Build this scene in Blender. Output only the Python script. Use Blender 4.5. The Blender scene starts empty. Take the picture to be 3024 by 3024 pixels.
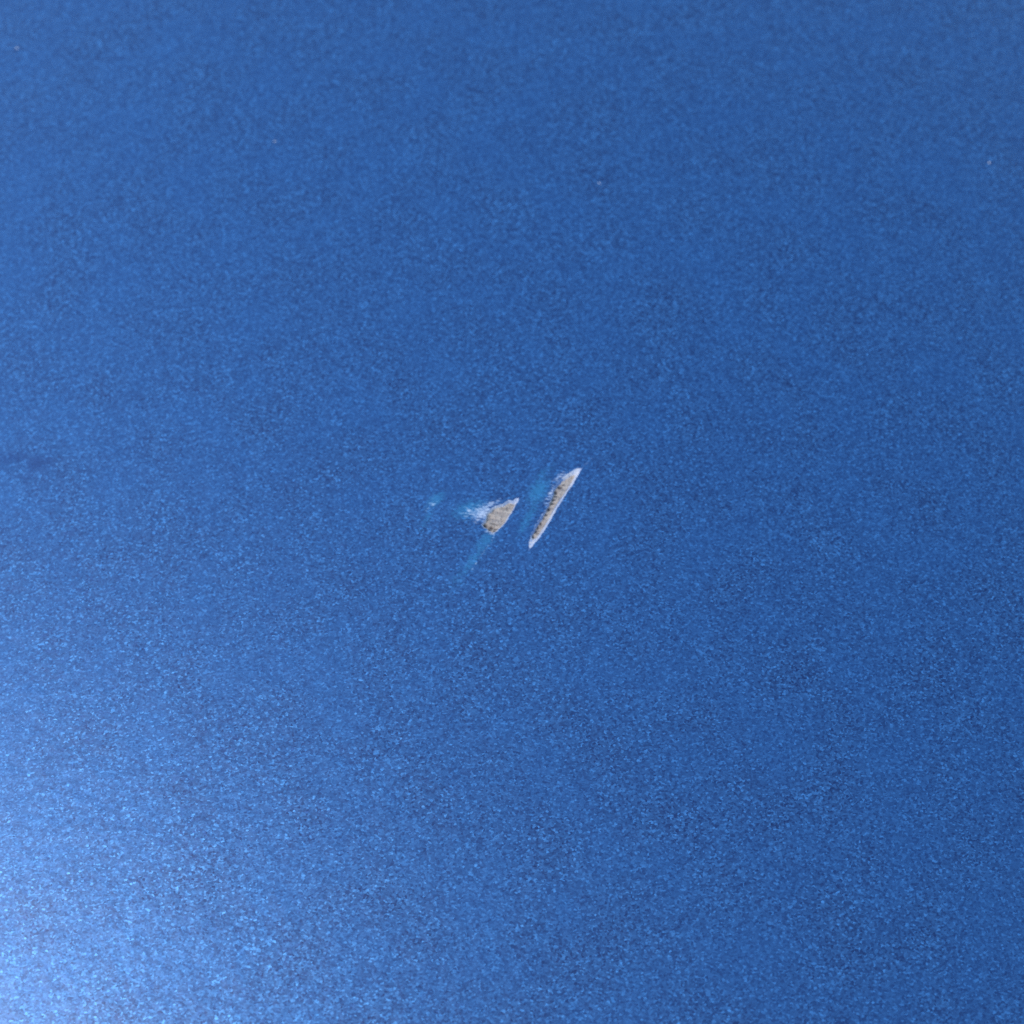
import bpy, bmesh, math, random
import numpy as np
from mathutils import Vector, Matrix
from mathutils.geometry import delaunay_2d_cdt

# ------------------------------------------------------------------ camera
MM = 0.001                               # the panel is modelled in millimetres at real size
sc = bpy.context.scene
COL = sc.collection
RX, RY = 400.0, 1500.0                    # radii of the gently crowned sheet (mm)
FRAME = 45.0                             # width of what the photo sees at its centre (mm)
FOV = math.radians(42.0)
DIST = FRAME / 2 / math.tan(FOV / 2)
TILT = math.radians(22.0)
cam_pos = Vector((0, -DIST * math.sin(TILT), DIST * math.cos(TILT)))      # mm
cd = bpy.data.cameras.new('camera')
cam = bpy.data.objects.new('camera', cd)
COL.objects.link(cam)
cam.location = cam_pos * MM
cam.rotation_euler = (TILT, 0, 0)
cd.sensor_width = 36
cd.lens = 18 / math.tan(FOV / 2)
cd.clip_start = 0.001
cd.clip_end = 500
cd.dof.use_dof = True
cd.dof.focus_distance = (DIST - 4.0) * MM
cd.dof.aperture_fstop = 50
sc.camera = cam

# ------------------------------------------------------------------ sky and sun
SUN_EL, SUN_AZ = 57.0, 193.0
w = bpy.data.worlds.new('World')
sc.world = w
w.use_nodes = True
nt = w.node_tree
bg = nt.nodes['Background']
sky = nt.nodes.new('ShaderNodeTexSky')
sky.sky_type = 'NISHITA'
sky.sun_disc = False
sky.sun_elevation = math.radians(SUN_EL)
sky.sun_rotation = math.radians(90.0 - SUN_AZ)
sky.dust_density = 0.0
nt.links.new(sky.outputs[0], bg.inputs[0])
bg.inputs[1].default_value = 0.15
sl = bpy.data.lights.new('sun', 'SUN')
sl.energy = 1.0
sl.angle = math.radians(11.0)
sl.color = (1.0, 0.90, 0.88)
sun = bpy.data.objects.new('sun', sl)
COL.objects.link(sun)
_e, _a = math.radians(SUN_EL), math.radians(SUN_AZ)
sd = Vector((math.cos(_e) * math.cos(_a), math.cos(_e) * math.sin(_a), math.sin(_e)))
sun.rotation_euler = sd.to_track_quat('Z', 'Y').to_euler()
sun.location = sd * 0.5

sc.view_settings.view_transform = 'Standard'
sc.view_settings.look = 'None'
sc.view_settings.exposure = 0.38
sc.view_settings.gamma = 1.0
sc.view_settings.use_curve_mapping = False
sc.render.engine = 'CYCLES'
sc.cycles.use_denoising = False

# ------------------------------------------------------------------ the sheet's surface
def surf(x, y):
    return -(x * x) / (2 * RX) - (y * y) / (2 * RY)

def snormal(x, y):
    return Vector((x / RX, y / RY, 1.0)).normalized()

def at(px, py):
    """photo pixel (0..3024) -> (x, y) in mm on the sheet"""
    t = math.tan(FOV / 2)
    d = Vector(((px / 3024 * 2 - 1) * t, (1 - py / 3024 * 2) * t, -1))
    d = Matrix.Rotation(TILT, 3, 'X') @ d
    k = -cam_pos.z / d.z
    for _ in range(12):
        p = cam_pos + d * k
        k -= (p.z - surf(p.x, p.y)) / d.z
    p = cam_pos + d * k
    return (p.x, p.y)

# ------------------------------------------------------------------ materials
def new_mat(name):
    m = bpy.data.materials.new(name)
    m.use_nodes = True
    t = m.node_tree
    return m, t, t.nodes['Principled BSDF']

def N(t, typ, **kw):
    n = t.nodes.new(typ)
    for k, v in kw.items():
        if k in n.inputs.keys():
            n.inputs[k].default_value = v
        else:
            setattr(n, k, v)
    return n

def mth(t, op, a, b=None, c=None, clamp=False):
    n = t.nodes.new('ShaderNodeMath')
    n.operation = op
    n.use_clamp = clamp
    for i, v in enumerate((a, b, c)):
        if v is None: continue
        if isinstance(v, (int, float)): n.inputs[i].default_value = v
        else: t.links.new(v, n.inputs[i])
    return n.outputs[0]

def vmt(t, op, a, b=None, s=None):
    n = t.nodes.new('ShaderNodeVectorMath')
    n.operation = op
    for i, v in enumerate((a, b)):
        if v is None: continue
        if isinstance(v, tuple): n.inputs[i].default_value = v
        else: t.links.new(v, n.inputs[i])
    if s is not None:
        if isinstance(s, (int, float)): n.inputs['Scale'].default_value = s
        else: t.links.new(s, n.inputs['Scale'])
    return n.outputs[0]

def mixc(t, fac, a, b):
    n = t.nodes.new('ShaderNodeMix')
    n.data_type = 'RGBA'
    for i, v in ((0, fac), (6, a), (7, b)):
        if isinstance(v, (int, float)): n.inputs[i].default_value = v
        elif isinstance(v, tuple): n.inputs[i].default_value = (*v, 1)
        else: t.links.new(v, n.inputs[i])
    return n.outputs[2]

def ramp(t, v, lo, hi, a=0.0, b=1.0):
    n = t.nodes.new('ShaderNodeMapRange')
    t.links.new(v, n.inputs[0])
    for i, q in enumerate((lo, hi, a, b)): n.inputs[i + 1].default_value = q
    return n.outputs[0]

def attr(t, name):
    n = t.nodes.new('ShaderNodeAttribute')
    n.attribute_name = name
    return n.outputs['Fac']

def mm_coords(t):
    n = t.nodes.new('ShaderNodeTexCoord')
    return vmt(t, 'SCALE', n.outputs['Object'], s=1000.0)

def flake_layer(t, co, cell, amp):
    """random tilt of every metal flake; co in mm, cell in mm"""
    v = N(t, 'ShaderNodeTexVoronoi', feature='F1', Scale=1.0 / cell)
    t.links.new(co, v.inputs['Vector'])
    r = vmt(t, 'SUBTRACT', v.outputs['Color'], (0.5, 0.5, 0.5))
    return vmt(t, 'SCALE', r, s=amp), v

def paint_material():
    m, t, b = new_mat('metallic_blue_paint')
    L = t.links
    co = mm_coords(t)
    wob = N(t, 'ShaderNodeTexNoise', Scale=9.0, Detail=2.0)
    L.new(co, wob.inputs['Vector'])
    rot = N(t, 'ShaderNodeMapping')
    rot.inputs['Rotation'].default_value = (0, 0, math.radians(28))
    rot.inputs['Scale'].default_value = (0.78, 1.08, 1.0)
    L.new(co, rot.inputs['Vector'])
    cw = vmt(t, 'ADD', rot.outputs[0], vmt(t, 'SCALE', vmt(t, 'SUBTRACT', wob.outputs['Color'], (0.5, 0.5, 0.5)), s=0.12))
    f1, v1 = flake_layer(t, cw, 0.074, 0.17)
    f2, v2 = flake_layer(t, cw, 0.24, 0.04)
    f3, v3 = flake_layer(t, cw, 0.055, 0.09)
    geo = N(t, 'ShaderNodeNewGeometry')
    nn = vmt(t, 'ADD', geo.outputs['Normal'], vmt(t, 'ADD', f1, vmt(t, 'ADD', f2, f3)))
    nn = vmt(t, 'NORMALIZE', nn)
    sep = N(t, 'ShaderNodeSeparateColor')
    L.new(v1.outputs['Color'], sep.inputs[0])
    big = N(t, 'ShaderNodeTexNoise', Scale=0.35, Detail=3.0)
    L.new(co, big.inputs['Vector'])
    flake = mixc(t, mth(t, 'ADD', mth(t, 'MULTIPLY', mth(t, 'POWER', sep.outputs[2], 5.0), 0.62), mth(t, 'MULTIPLY', sep.outputs[1], 0.38)), (0.003, 0.045, 0.18), (0.120, 0.465, 0.90))
    base = mixc(t, ramp(t, big.outputs['Fac'], 0.35, 0.65, 0.0, 0.35), flake, (0.026, 0.19, 0.48))
    # worn spots and a dark blotch
    spk = N(t, 'ShaderNodeTexNoise', Scale=10.0, Detail=2.0, Roughness=0.7)
    drag = N(t, 'ShaderNodeMapping')
    drag.inputs['Rotation'].default_value = (0, 0, math.radians(-22))
    drag.inputs['Scale'].default_value = (0.5, 1.15, 1.0)
    L.new(co, drag.inputs['Vector'])
    L.new(drag.outputs[0], spk.inputs['Vector'])
    def speckled(name, lo=0.35, hi=0.6, soft=0.45):
        a = attr(t, name)
        s = mth(t, 'ADD', a, mth(t, 'MULTIPLY', mth(t, 'SUBTRACT', spk.outputs['Fac'], 0.5), soft * 4))
        return mth(t, 'MULTIPLY', ramp(t, s, lo, hi), mth(t, 'MULTIPLY', a, 3.0, clamp=True))
    cyan = mth(t, 'MULTIPLY', speckled('cyan_scuff', 0.1, 0.85), 0.78)
    white = mth(t, 'MULTIPLY', speckled('white_scuff', 0.3, 1.05, 0.6), 0.95)
    dark_blotch = mth(t, 'MULTIPLY', speckled('dark_blotch', 0.2, 0.9), 0.9)
    base = mixc(t, cyan, base, (0.06, 0.42, 0.68))
    base = mixc(t, dark_blotch, base, (0.010, 0.085, 0.27))
    base = mixc(t, white, base, (0.80, 0.90, 0.98))
    L.new(base, b.inputs['Base Color'])
    L.new(mth(t, 'SUBTRACT', 0.72, mth(t, 'MULTIPLY', white, 0.6)), b.inputs['Metallic'])
    b.inputs['Roughness'].default_value = 0.43
    L.new(nn, b.inputs['Normal'])
    b.inputs['Coat Weight'].default_value = 1.0
    b.inputs['Coat IOR'].default_value = 1.55
    b.inputs['Coat Roughness'].default_value = 0.40
    peel = N(t, 'ShaderNodeTexNoise', Scale=1.1, Detail=2.0)
    L.new(co, peel.inputs['Vector'])
    bp = N(t, 'ShaderNodeBump', Strength=0.06, Distance=0.0004)
    L.new(peel.outputs['Fac'], bp.inputs['Height'])
    L.new(bp.outputs[0], b.inputs['Coat Normal'])
    return m

def primer_material():
    m, t, b = new_mat('pale_primer')
    L = t.links
    co = mm_coords(t)
    n = N(t, 'ShaderNodeTexNoise', Scale=9.0, Detail=3.0, Roughness=0.7)
    L.new(co, n.inputs['Vector'])
    c = mixc(t, ramp(t, n.outputs['Fac'], 0.26, 0.52), (0.34, 0.52, 0.84), (0.97, 0.93, 0.88))
    c = mixc(t, attr(t, 'edge_tint'), c, (0.08, 0.27, 0.60))
    L.new(c, b.inputs['Base Color'])
    b.inputs['Roughness'].default_value = 0.55
    bp = N(t, 'ShaderNodeBump', Strength=0.9, Distance=0.00005)
    L.new(n.outputs['Fac'], bp.inputs['Height'])
    L.new(bp.outputs[0], b.inputs['Normal'])
    return m

def filler_material():
    m, t, b = new_mat('beige_filler')
    L = t.links
    co = mm_coords(t)
    n = N(t, 'ShaderNodeTexNoise', Scale=4.0, Detail=4.0, Roughness=0.65)
    L.new(co, n.inputs['Vector'])
    c = mixc(t, ramp(t, n.outputs['Fac'], 0.3, 0.7), (0.56, 0.45, 0.34), (0.80, 0.68, 0.51))
    mp = N(t, 'ShaderNodeMapping')
    mp.inputs['Rotation'].default_value = (0, 0, math.radians(-6))
    mp.inputs['Scale'].default_value = (1.2, 7.0, 1.0)
    L.new(co, mp.inputs['Vector'])
    n2 = N(t, 'ShaderNodeTexNoise', Scale=1.0, Detail=2.0)
    L.new(mp.outputs[0], n2.inputs['Vector'])
    c = mixc(t, ramp(t, n2.outputs['Fac'], 0.52, 0.70, 0.0, 0.7), c, (0.27, 0.24, 0.23))
    c = mixc(t, attr(t, 'painted_shade'), c, (0.05, 0.05, 0.06))  # shade below the torn left walls, painted into the floor colour
    L.new(c, b.inputs['Base Color'])
    b.inputs['Roughness'].default_value = 0.6
    bp = N(t, 'ShaderNodeBump', Strength=0.9, Distance=0.00005)
    L.new(n.outputs['Fac'], bp.inputs['Height'])
    L.new(bp.outputs[0], b.inputs['Normal'])
    return m

def plain_material(name, col, rough, metal=0.0):
    m, t, b = new_mat(name)
    co = mm_coords(t)
    n = N(t, 'ShaderNodeTexNoise', Scale=3.0, Detail=3.0)
    t.links.new(co, n.inputs['Vector'])
    c = mixc(t, n.outputs['Fac'], tuple(v * 0.8 for v in col), tuple(min(1, v * 1.2) for v in col))
    t.links.new(c, b.inputs['Base Color'])
    b.inputs['Roughness'].default_value = rough
    b.inputs['Metallic'].default_value = metal
    return m

M_PAINT = paint_material()
M_PRIMER = primer_material()
M_FILLER = filler_material()
M_STEEL = plain_material('bare_steel', (0.45, 0.45, 0.46), 0.4, 1.0)
M_DUST = plain_material('pale_dust', (0.74, 0.80, 0.90), 0.7)

# ------------------------------------------------------------------ chip outlines, in photo pixels
def z3(p): return [(1530 + x / 6.9, 1360 + y / 6.9) for x, y in p]
def z2(p): return [(1340 + x / 8.78, 1440 + y / 8.78) for x, y in p]

LONG_OUT = z3([(1310, 155), (1250, 250), (1180, 370), (1115, 490), (1020, 610), (960, 710), (875, 840), (795, 960),
               (735, 1080), (665, 1210), (600, 1320), (545, 1410), (482, 1500), (420, 1590), (370, 1650), (310, 1710),
               (283, 1765), (225, 1790), (222, 1700), (245, 1600), (262, 1510), (312, 1420), (360, 1310), (420, 1220),
               (472, 1140), (522, 1070), (565, 990), (600, 900), (640, 840), (675, 770), (700, 700), (715, 590),
               (780, 490), (850, 390), (940, 315), (1030, 260), (1100, 215), (1200, 165)])
LONG_IN = z3([(1168, 268), (1108, 385), (1036, 498), (970, 603), (900, 702), (835, 797), (766, 902), (706, 1002),
              (664, 1088), (606, 1188), (556, 1282), (496, 1368), (428, 1472), (362, 1552), (305, 1572), (285, 1535),
              (333, 1440), (390, 1330), (448, 1235), (500, 1155), (550, 1060), (590, 975), (640, 870), (682, 785),
              (715, 715), (735, 610), (800, 520), (890, 420), (990, 345), (1080, 285)])
SHORT_OUT = z2([(1700, 258), (1655, 370), (1605, 450), (1555, 560), (1495, 660), (1435, 740), (1395, 830), (1345, 905),
                (1275, 985), (1200, 1055), (1120, 1130), (1010, 1200), (885, 1145), (860, 1080), (765, 1030),
                (722, 980), (755, 915), (815, 850), (825, 780), (835, 700), (870, 645), (950, 585), (985, 525),
                (1055, 480), (1150, 458), (1280, 420), (1350, 380), (1430, 315), (1520, 350), (1600, 285)])
SHORT_IN = z2([(1580, 385), (1560, 470), (1505, 570), (1440, 660), (1390, 740), (1345, 830), (1295, 900), (1225, 975),
               (1150, 1040), (1080, 1105), (1010, 1130), (905, 1080), (880, 1035), (790, 1005), (755, 970), (785, 920),
               (838, 865), (850, 790), (862, 710), (900, 660), (975, 605), (1010, 550), (1070, 510), (1160, 490),
               (1290, 455), (1370, 420), (1435, 360), (1515, 392)])

rng = random.Random(4)

def ragged(poly, step, amp, left_amp=None):
    """subdivide a pixel outline and break its edge up; stronger on the left side"""
    out = []
    cx = sum(p[0] for p in poly) / len(poly)
    n = len(poly)
    area = sum(poly[i][0] * poly[(i + 1) % n][1] - poly[(i + 1) % n][0] * poly[i][1] for i in range(n))
    sgn = 1 if area > 0 else -1
    for i in range(n):
        a, b = poly[i], poly[(i + 1) % n]
        dx, dy = b[0] - a[0], b[1] - a[1]
        l = math.hypot(dx, dy)
        k = max(1, int(l / step))
        nx, ny = sgn * dy / l, -sgn * dx / l            # outward
        am = amp if left_amp is None or nx > -0.1 else left_amp
        for j in range(k):
            s = j / k
            d = rng.uniform(-1, 1) * am
            if j == 0: d *= 0.3
            out.append((a[0] + dx * s + nx * d, a[1] + dy * s + ny * d))
    return out

def seg_dist(P, poly):
    A = np.array(poly); B = np.roll(A, -1, 0)
    D = np.full(len(P), 1e9)
    for a, b in zip(A, B):
        ab = b - a
        t = np.clip(((P - a) @ ab) / (ab @ ab + 1e-12), 0, 1)
        q = P - (a + t[:, None] * ab)
        D = np.minimum(D, np.hypot(q[:, 0], q[:, 1]))
    return D

def inside(P, poly):
    A = np.array(poly); B = np.roll(A, -1, 0)
    r = np.zeros(len(P), bool)
    x, y = P[:, 0], P[:, 1]
    for a, b in zip(A, B):
        c = ((a[1] > y) != (b[1] > y))
        with np.errstate(divide='ignore', invalid='ignore'):
            xi = (b[0] - a[0]) * (y - a[1]) / (b[1] - a[1]) + a[0]
        r ^= c & (x < xi)
    return r

chips = []
for po, pi, la in ((LONG_OUT, LONG_IN, 1.6), (SHORT_OUT, SHORT_IN, 1.4)):
    o = [at(*p) for p in ragged(po, 3.2, 0.55, la * 0.7)]
    i = [at(*p) for p in ragged(pi, 2.6, 0.45, la)]
    I = np.array(i)
    ok = inside(I, o) & (seg_dist(I, o) > 0.012)
    i = [p for p, k in zip(i, ok) if k]
    chips.append((o, i))

# ------------------------------------------------------------------ points of the sheet
HX, HY = 110.0, 90.0
pts = []
def rect_grid(x0, x1, y0, y1, s, skip=None, jit=0.15):
    nx, ny = max(1, round((x1 - x0) / s)), max(1, round((y1 - y0) / s))
    for i in range(nx + 1):
        for j in range(ny + 1):
            x, y = x0 + (x1 - x0) * i / nx, y0 + (y1 - y0) * j / ny
            edge = i in (0, nx) or j in (0, ny)
            if not edge:
                x += rng.uniform(-jit, jit) * s; y += rng.uniform(-jit, jit) * s
            if skip and skip[0] < x < skip[1] and skip[2] < y < skip[3]: continue
            pts.append((x, y))
def box(px0, py0, px1, py1):
    a, b = at(px0, py1), at(px1, py0)
    return (a[0], b[0], a[1], b[1])
P1 = box(1200, 1340, 1760, 1760)
P2 = (-9.0, 9.0, -7.0, 7.0)
P3 = (-36.0, 36.0, -30.0, 42.0)
rect_grid(*P1, 0.05)
P0 = box(4, 1290, 200, 1450)
rect_grid(*P0, 0.12)
rect_grid(*P2, 0.30, skip=(P1[0] - .02, P1[1] + .02, P1[2] - .02, P1[3] + .02))
n0 = len(pts)
rect_grid(*P3, 1.2, skip=(P2[0] - .3, P2[1] + .3, P2[2] - .3, P2[3] + .3))
pts[n0:] = [p for p in pts[n0:] if not (P0[0] - .3 < p[0] < P0[1] + .3 and P0[2] - .3 < p[1] < P0[3] + .3)]
rect_grid(-HX, HX, -HY, HY, 5.0, skip=(P3[0] - 1, P3[1] + 1, P3[2] - 1, P3[3] + 1))
P = np.array(pts)
keep = np.ones(len(P), bool)
for o, i in chips:
    bb = (min(p[0] for p in o) - .1, max(p[0] for p in o) + .1, min(p[1] for p in o) - .1, max(p[1] for p in o) + .1)
    near = (P[:, 0] > bb[0]) & (P[:, 0] < bb[1]) & (P[:, 1] > bb[2]) & (P[:, 1] < bb[3])
    idx = np.where(near)[0]
    Q = P[idx]
    bad = (seg_dist(Q, o) < 0.012) | inside(Q, o)
    keep[idx[bad]] = False
P = P[keep]

def cdt(P, loops):
    vs = [Vector(p) for p in P]
    es = []
    for lp in loops:
        b = len(vs)
        vs += [Vector(p) for p in lp]
        n = len(lp)
        es += [(b + k, b + (k + 1) % n) for k in range(n)]
    r = delaunay_2d_cdt(vs, es, [], 0, 1e-7)
    return np.array([tuple(v) for v in r[0]]), r[2]

def link_mesh(name, verts, faces, mat, parent, smooth=True, normals=None, attrs=None):
    me = bpy.data.meshes.new(name)
    me.from_pydata([tuple(c * MM for c in v) for v in verts], [], faces)
    me.polygons.foreach_set('use_smooth', [smooth] * len(me.polygons))
    for k, vals in (attrs or {}).items():
        a = me.attributes.new(k, 'FLOAT', 'POINT')
        a.data.foreach_set('value', [float(x) for x in vals])
    me.update()
    if normals is not None:
        me.normals_split_custom_set_from_vertices(normals)
    me.materials.append(mat)
    o = bpy.data.objects.new(name, me)
    COL.objects.link(o)
    o.parent = parent
    return o

panel = bpy.data.objects.new('car_body_panel', None)
COL.objects.link(panel)
panel.empty_display_size = 0.02
panel['label'] = 'curved metallic blue car panel filling the picture, with two chips near its middle'
panel['category'] = 'car panel'

# ------------------------------------------------------------------ the paint coat
V, F = cdt(P, [c[0] for c in chips])
FC = np.array([V[list(f)].mean(0) for f in F])
cut = np.zeros(len(F), bool)
for o, i in chips: cut |= inside(FC, o)
F = [tuple(f) for f, c in zip(F, cut) if not c]
used = sorted({k for f in F for k in f})
remap = {k: n for n, k in enumerate(used)}
V = V[used]
F = [tuple(remap[k] for k in f) for f in F]

def gauss(V, px, py, sx, sy, ang=0.0):
    """soft elliptical patch; centre in photo pixels, half-widths in photo pixels"""
    c = np.array(at(px, py)); u = FRAME / 3024
    d = (V - c) / u
    d[:, 1] *= math.cos(TILT)
    a = math.radians(ang)
    x = d[:, 0] * math.cos(a) + d[:, 1] * math.sin(a)
    y = -d[:, 0] * math.sin(a) + d[:, 1] * math.cos(a)
    return np.exp(-0.5 * ((x / sx) ** 2 + (y / sy) ** 2))

cy = np.zeros(len(V)); wh = np.zeros(len(V)); blotch = np.zeros(len(V))
for g, k in (((1590, 1450, 34, 18, 60), .8), ((1560, 1530, 40, 10, 60), .6), ((1390, 1505, 38, 18, 15), .8),
             ((1435, 1595, 34, 16, 50), .55), ((1400, 1650, 55, 14, 55), .45), ((1285, 1478, 24, 11, 40), .75),
             ((1262, 1530, 30, 10, 62), .4), ((1605, 1395, 30, 8, 35), .4), ((1360, 1700, 40, 16, 55), .3)):
    cy = np.maximum(cy, gauss(V, *g) * k)
for g, k in (((1425, 1515, 22, 15, 40), 1.0), ((1400, 1512, 26, 13, 10), .62), ((1445, 1492, 26, 7, 25), .75),
             ((1628, 1455, 30, 6, 60), .75), ((1590, 1540, 50, 3.0, 60), .35), ((1274, 1490, 14, 8, 40), .42),
             ((1652, 1408, 22, 5, 38), .7), ((1448, 1572, 14, 5, -20), .7), ((1562, 1626, 6, 5, 60), .35)):
    wh = np.maximum(wh, gauss(V, *g) * k)
# bright breaks right at the torn edges
for o, i in chips:
    near = np.where(np.hypot(*(V - np.mean(o, 0)).T) < 4)[0]
    d = seg_dist(V[near], o)
    wh[near] = np.maximum(wh[near], 0.5 * np.exp(-(d / 0.035) ** 2))
# thin hairline scratches trailing off below the short chip and off the tip of the long one
def hair(p, q, wd, k):
    a, b = np.array(at(*p)), np.array(at(*q))
    t = np.clip(((V - a) @ (b - a)) / ((b - a) @ (b - a)), 0, 1)
    d = np.hypot(*(V - (a + t[:, None] * (b - a))).T)
    return k * np.exp(-(d / wd) ** 2)
for p, q, wd, k in (((1462, 1575), (1452, 1597), .05, .5), ((1440, 1612), (1394, 1682), .05, .33),
                    ((1722, 1378), (1748, 1352), .035, .30), ((1455, 1605), (1436, 1618), .04, .5)):
    wh = np.maximum(wh, hair(p, q, wd, k))
for g, k in (((30, 1352, 46, 14, 0), 1.0), ((110, 1368, 30, 22, 0), 1.0), ((80, 1405, 14, 10, 0), .9), ((140, 1358, 14, 8, 0), .8)):  # dark blotch by the left edge, a deeper blue than the coat
    blotch = np.maximum(blotch, gauss(V, *g) * k * 0.9)

vz = surf(V[:, 0], V[:, 1])
verts = [(x, y, z) for (x, y), z in zip(V, vz)]
nrm = [snormal(x, y) for x, y in V]
# turned-down outer edge of the coat
onb = [k for k, (x, y) in enumerate(V) if abs(abs(x) - HX) < 1e-6 or abs(abs(y) - HY) < 1e-6]
onb.sort(key=lambda k: math.atan2(V[k][1] / HY, V[k][0] / HX))
b0 = len(verts)
for k in onb:
    x, y = V[k]; verts.append((x, y, surf(x, y) - 0.25)); nrm.append(Vector((x / HX, y / HY, 0)).normalized())
nb = len(onb)
F += [(onb[(k + 1) % nb], onb[k], b0 + k, b0 + (k + 1) % nb) for k in range(nb)]
pad = lambda a: list(a) + [0.0] * nb
link_mesh('paint_coat', verts, F, M_PAINT, panel, normals=nrm,
          attrs={'cyan_scuff': pad(cy), 'white_scuff': pad(wh), 'dark_blotch': pad(blotch)})

# ------------------------------------------------------------------ steel sheet under the coat
def sheet(top, bot):
    n = 44
    vs, fs = [], []
    for lay in (top, bot):
        for i in range(n + 1):
            for j in range(n + 1):
                x, y = -HX + 2 * HX * i / n, -HY + 2 * HY * j / n
                vs.append((x, y, surf(x, y) - lay))
    k = (n + 1) ** 2
    q = lambda i, j, l: l * k + i * (n + 1) + j
    for i in range(n):
        for j in range(n):
            fs.append((q(i, j, 0), q(i + 1, j, 0), q(i + 1, j + 1, 0), q(i, j + 1, 0)))
            fs.append((q(i, j, 1), q(i, j + 1, 1), q(i + 1, j + 1, 1), q(i + 1, j, 1)))
    for i in range(n):
        fs.append((q(i, 0, 0), q(i, 0, 1), q(i + 1, 0, 1), q(i + 1, 0, 0)))
        fs.append((q(i, n, 0), q(i + 1, n, 0), q(i + 1, n, 1), q(i, n, 1)))
        fs.append((q(0, i, 0), q(0, i + 1, 0), q(0, i + 1, 1), q(0, i, 1)))
        fs.append((q(n, i, 0), q(n, i, 1), q(n, i + 1, 1), q(n, i + 1, 0)))
    return vs, fs
vs, fs = sheet(0.30, 1.1)
link_mesh('steel_sheet', vs, fs, M_STEEL, panel, smooth=False)

# ------------------------------------------------------------------ the two chips
from mathutils import noise as mn
def fnoise(x, y, s, seed=0.0):
    return mn.noise(Vector((x * s + seed, y * s - seed, seed)))

def shade_at(x, y, spots):  # strength of the shade painted on a chip floor
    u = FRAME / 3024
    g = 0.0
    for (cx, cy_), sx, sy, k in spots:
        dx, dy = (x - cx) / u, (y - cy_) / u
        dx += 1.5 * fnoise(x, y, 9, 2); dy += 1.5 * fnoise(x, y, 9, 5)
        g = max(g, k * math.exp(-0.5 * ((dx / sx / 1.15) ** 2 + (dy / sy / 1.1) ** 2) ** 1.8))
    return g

SHADE_LONG = [(at(*p), sx, sy, k) for p, sx, sy, k in (  # shadow teeth of the torn left edge, painted dark on the floor
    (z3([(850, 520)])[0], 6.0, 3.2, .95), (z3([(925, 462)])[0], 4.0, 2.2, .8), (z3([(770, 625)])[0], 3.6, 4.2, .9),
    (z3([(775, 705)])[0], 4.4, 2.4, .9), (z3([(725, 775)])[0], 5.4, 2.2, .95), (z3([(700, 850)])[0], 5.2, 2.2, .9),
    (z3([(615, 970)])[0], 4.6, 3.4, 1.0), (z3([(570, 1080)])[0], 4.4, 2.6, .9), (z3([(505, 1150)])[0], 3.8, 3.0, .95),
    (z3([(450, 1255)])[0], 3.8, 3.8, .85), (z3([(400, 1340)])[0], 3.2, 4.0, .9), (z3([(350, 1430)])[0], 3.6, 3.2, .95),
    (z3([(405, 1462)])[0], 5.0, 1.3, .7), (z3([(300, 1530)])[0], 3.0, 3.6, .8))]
SHADE_SHORT = [(at(*p), sx, sy, k) for p, sx, sy, k in (  # painted shade at the left edge and in the dark floor grooves
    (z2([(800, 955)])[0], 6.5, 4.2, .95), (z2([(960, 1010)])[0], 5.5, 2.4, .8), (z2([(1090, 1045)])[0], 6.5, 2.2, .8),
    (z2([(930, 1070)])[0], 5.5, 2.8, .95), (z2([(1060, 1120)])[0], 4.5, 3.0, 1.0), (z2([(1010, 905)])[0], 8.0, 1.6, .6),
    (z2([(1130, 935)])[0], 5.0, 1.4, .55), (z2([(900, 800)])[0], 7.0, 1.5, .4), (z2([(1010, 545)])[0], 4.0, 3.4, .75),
    (z2([(1360, 510)])[0], 6.0, 3.0, .35), (z2([(920, 700)])[0], 6.0, 1.4, .4), (z2([(1490, 400)])[0], 4.0, 2.0, .4))]

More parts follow.
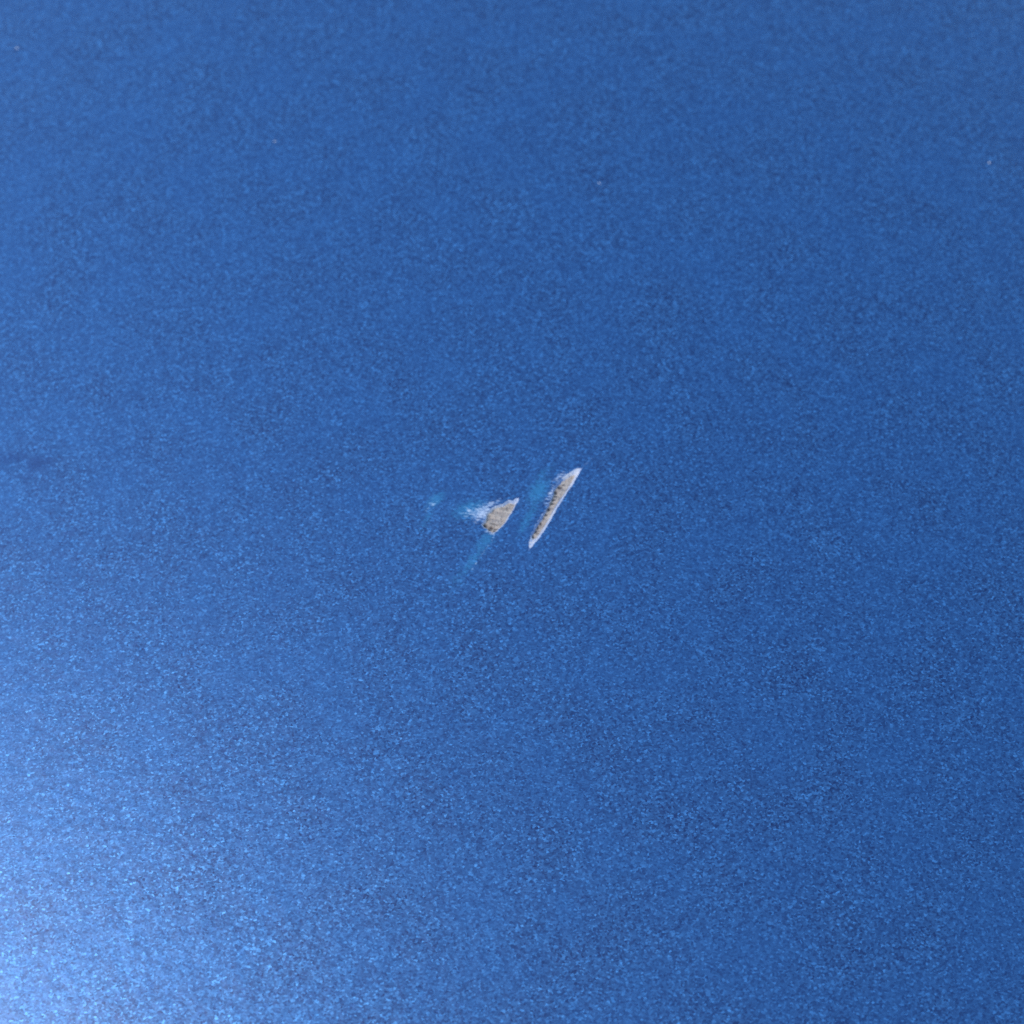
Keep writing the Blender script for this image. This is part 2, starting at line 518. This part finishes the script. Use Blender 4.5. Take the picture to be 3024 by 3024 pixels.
def make_chip(o, i, depth, label, painted_shade, ridge_amp, left_tint):
    O, I = np.array(o), np.array(i)
    s = 0.022
    x0, x1, y0, y1 = O[:, 0].min(), O[:, 0].max(), O[:, 1].min(), O[:, 1].max()
    g = np.array([(x + rng.uniform(-.3, .3) * s, y + rng.uniform(-.3, .3) * s)
                  for x in np.arange(x0, x1, s) for y in np.arange(y0, y1, s)])
    g = g[inside(g, o)]
    g = g[(seg_dist(g, o) > 0.007) & (seg_dist(g, i) > 0.007)]
    V, F = cdt(g, [o, i])
    FC = np.array([V[list(f)].mean(0) for f in F])
    ino, ini = inside(FC, o), inside(FC, i)
    do, di = seg_dist(V, o), seg_dist(V, i)
    infl = inside(V, i) | (di < 1e-5)
    z = np.empty(len(V)); tint = np.zeros(len(V)); shade = np.zeros(len(V))
    for k, (x, y) in enumerate(V):
        base = surf(x, y)
        if infl[k]:
            rid = math.sin((y * 1.0 + x * 0.12) * 24 + 4.5 * fnoise(x, y, 1.6, 7))
            h = -depth + ridge_amp * (0.35 * rid * (0.5 + 1.2 * fnoise(x, y, 2.2, 3)) + 0.8 * fnoise(x, y, 5, 1) + 0.5 * fnoise(x, y, 13, 8))
            e = min(1.0, di[k] / 0.05)
            shade[k] = shade_at(x, y, painted_shade)
            h = -depth * (1 - e) + h * e - 0.03 * shade[k] * e
        else:
            t = do[k] / (do[k] + di[k] + 1e-9)
            h = -0.004 * (do[k] > 1e-6) - (depth - 0.004) * t ** 1.3
            h += 0.010 * fnoise(x, y, 12, 4) * min(1, 3 * t) * min(1, 3 * (1 - t))
            tint[k] = max(max(0, 1 - do[k] / 0.035) * 0.45, left_tint(x, y))
        z[k] = base + h
    def sub(mask):
        fs = [tuple(f) for f, m_ in zip(F, mask) if m_]
        us = sorted({k for f in fs for k in f}); rm = {k: n for n, k in enumerate(us)}
        return [(V[k][0], V[k][1], z[k]) for k in us], [tuple(rm[k] for k in f) for f in fs], us
    v, f, us = sub(ini)
    chip = link_mesh('paint_chip', v, f, M_FILLER, panel, attrs={'painted_shade': shade[us]})
    chip['label'] = label
    v, f, us = sub(ino & ~ini)
    link_mesh('primer_edge', v, f, M_PRIMER, chip, attrs={'edge_tint': tint[us]})
    return chip

TOP, BOT = np.array(at(*z3([(1310, 155)])[0])), np.array(at(*z3([(230, 1790)])[0]))
def tint_long(x, y):
    """the torn left side keeps more of the blue coat than the smooth right side"""
    d = BOT - TOP; l = math.hypot(*d); q = np.array((x, y)) - TOP
    t = float(q @ d) / l / l
    side = float(d[0] * q[1] - d[1] * q[0]) / l          # negative on the left
    return 0.85 if (side < -0.05 and 0.2 < t < 0.88) else 0.05

make_chip(*chips[0], 0.19, 'long narrow slanting chip, beige inside with a white edge', SHADE_LONG, 0.05, tint_long)
make_chip(*chips[1], 0.17, 'short leaf shaped chip, beige and grooved inside', SHADE_SHORT, 0.08, lambda x, y: 0.25)

# ------------------------------------------------------------------ specks of dust lying on the paint
def speck(px, py, sx, sy, ang, label, seed):
    r = random.Random(seed)
    u = FRAME / 3024
    x, y = at(px, py)
    bm = bmesh.new()
    bmesh.ops.create_icosphere(bm, subdivisions=3, radius=1)
    for v in bm.verts:
        k = 1 + 0.35 * mn.noise(v.co * 1.6 + Vector((seed, 0, 0)))
        v.co = Vector((v.co.x * sx * u * k, v.co.y * sy * u * k, (v.co.z * 0.6 + 0.35) * min(sx, sy) * u * k)) * MM
    me = bpy.data.meshes.new('dust_speck')
    bm.to_mesh(me); bm.free()
    me.polygons.foreach_set('use_smooth', [True] * len(me.polygons))
    me.materials.append(M_DUST)
    o = bpy.data.objects.new('dust_speck', me)
    COL.objects.link(o)
    o.location = Vector((x, y, surf(x, y))) * MM
    q = snormal(x, y).to_track_quat('Z', 'Y')
    o.rotation_euler = (q @ Matrix.Rotation(math.radians(ang), 3, 'Z').to_quaternion()).to_euler()
    o['label'] = label
    o['category'] = 'dust speck'
    o['group'] = 'dust specks on the blue paint'

speck(51, 143, 3.8, 3.6, 0, 'round pale dust speck in the top left corner of the blue panel', 1)
speck(812, 418, 4.0, 2.2, -60, 'small pale dust speck left of the middle in the upper part of the blue panel', 2)
speck(2921, 481, 4.8, 2.8, 0, 'pale oval dust speck near the upper right edge of the blue panel', 3)
speck(1770, 541, 5.0, 1.6, 5, 'thin flat dust speck straight above the long chip on the blue panel', 5)
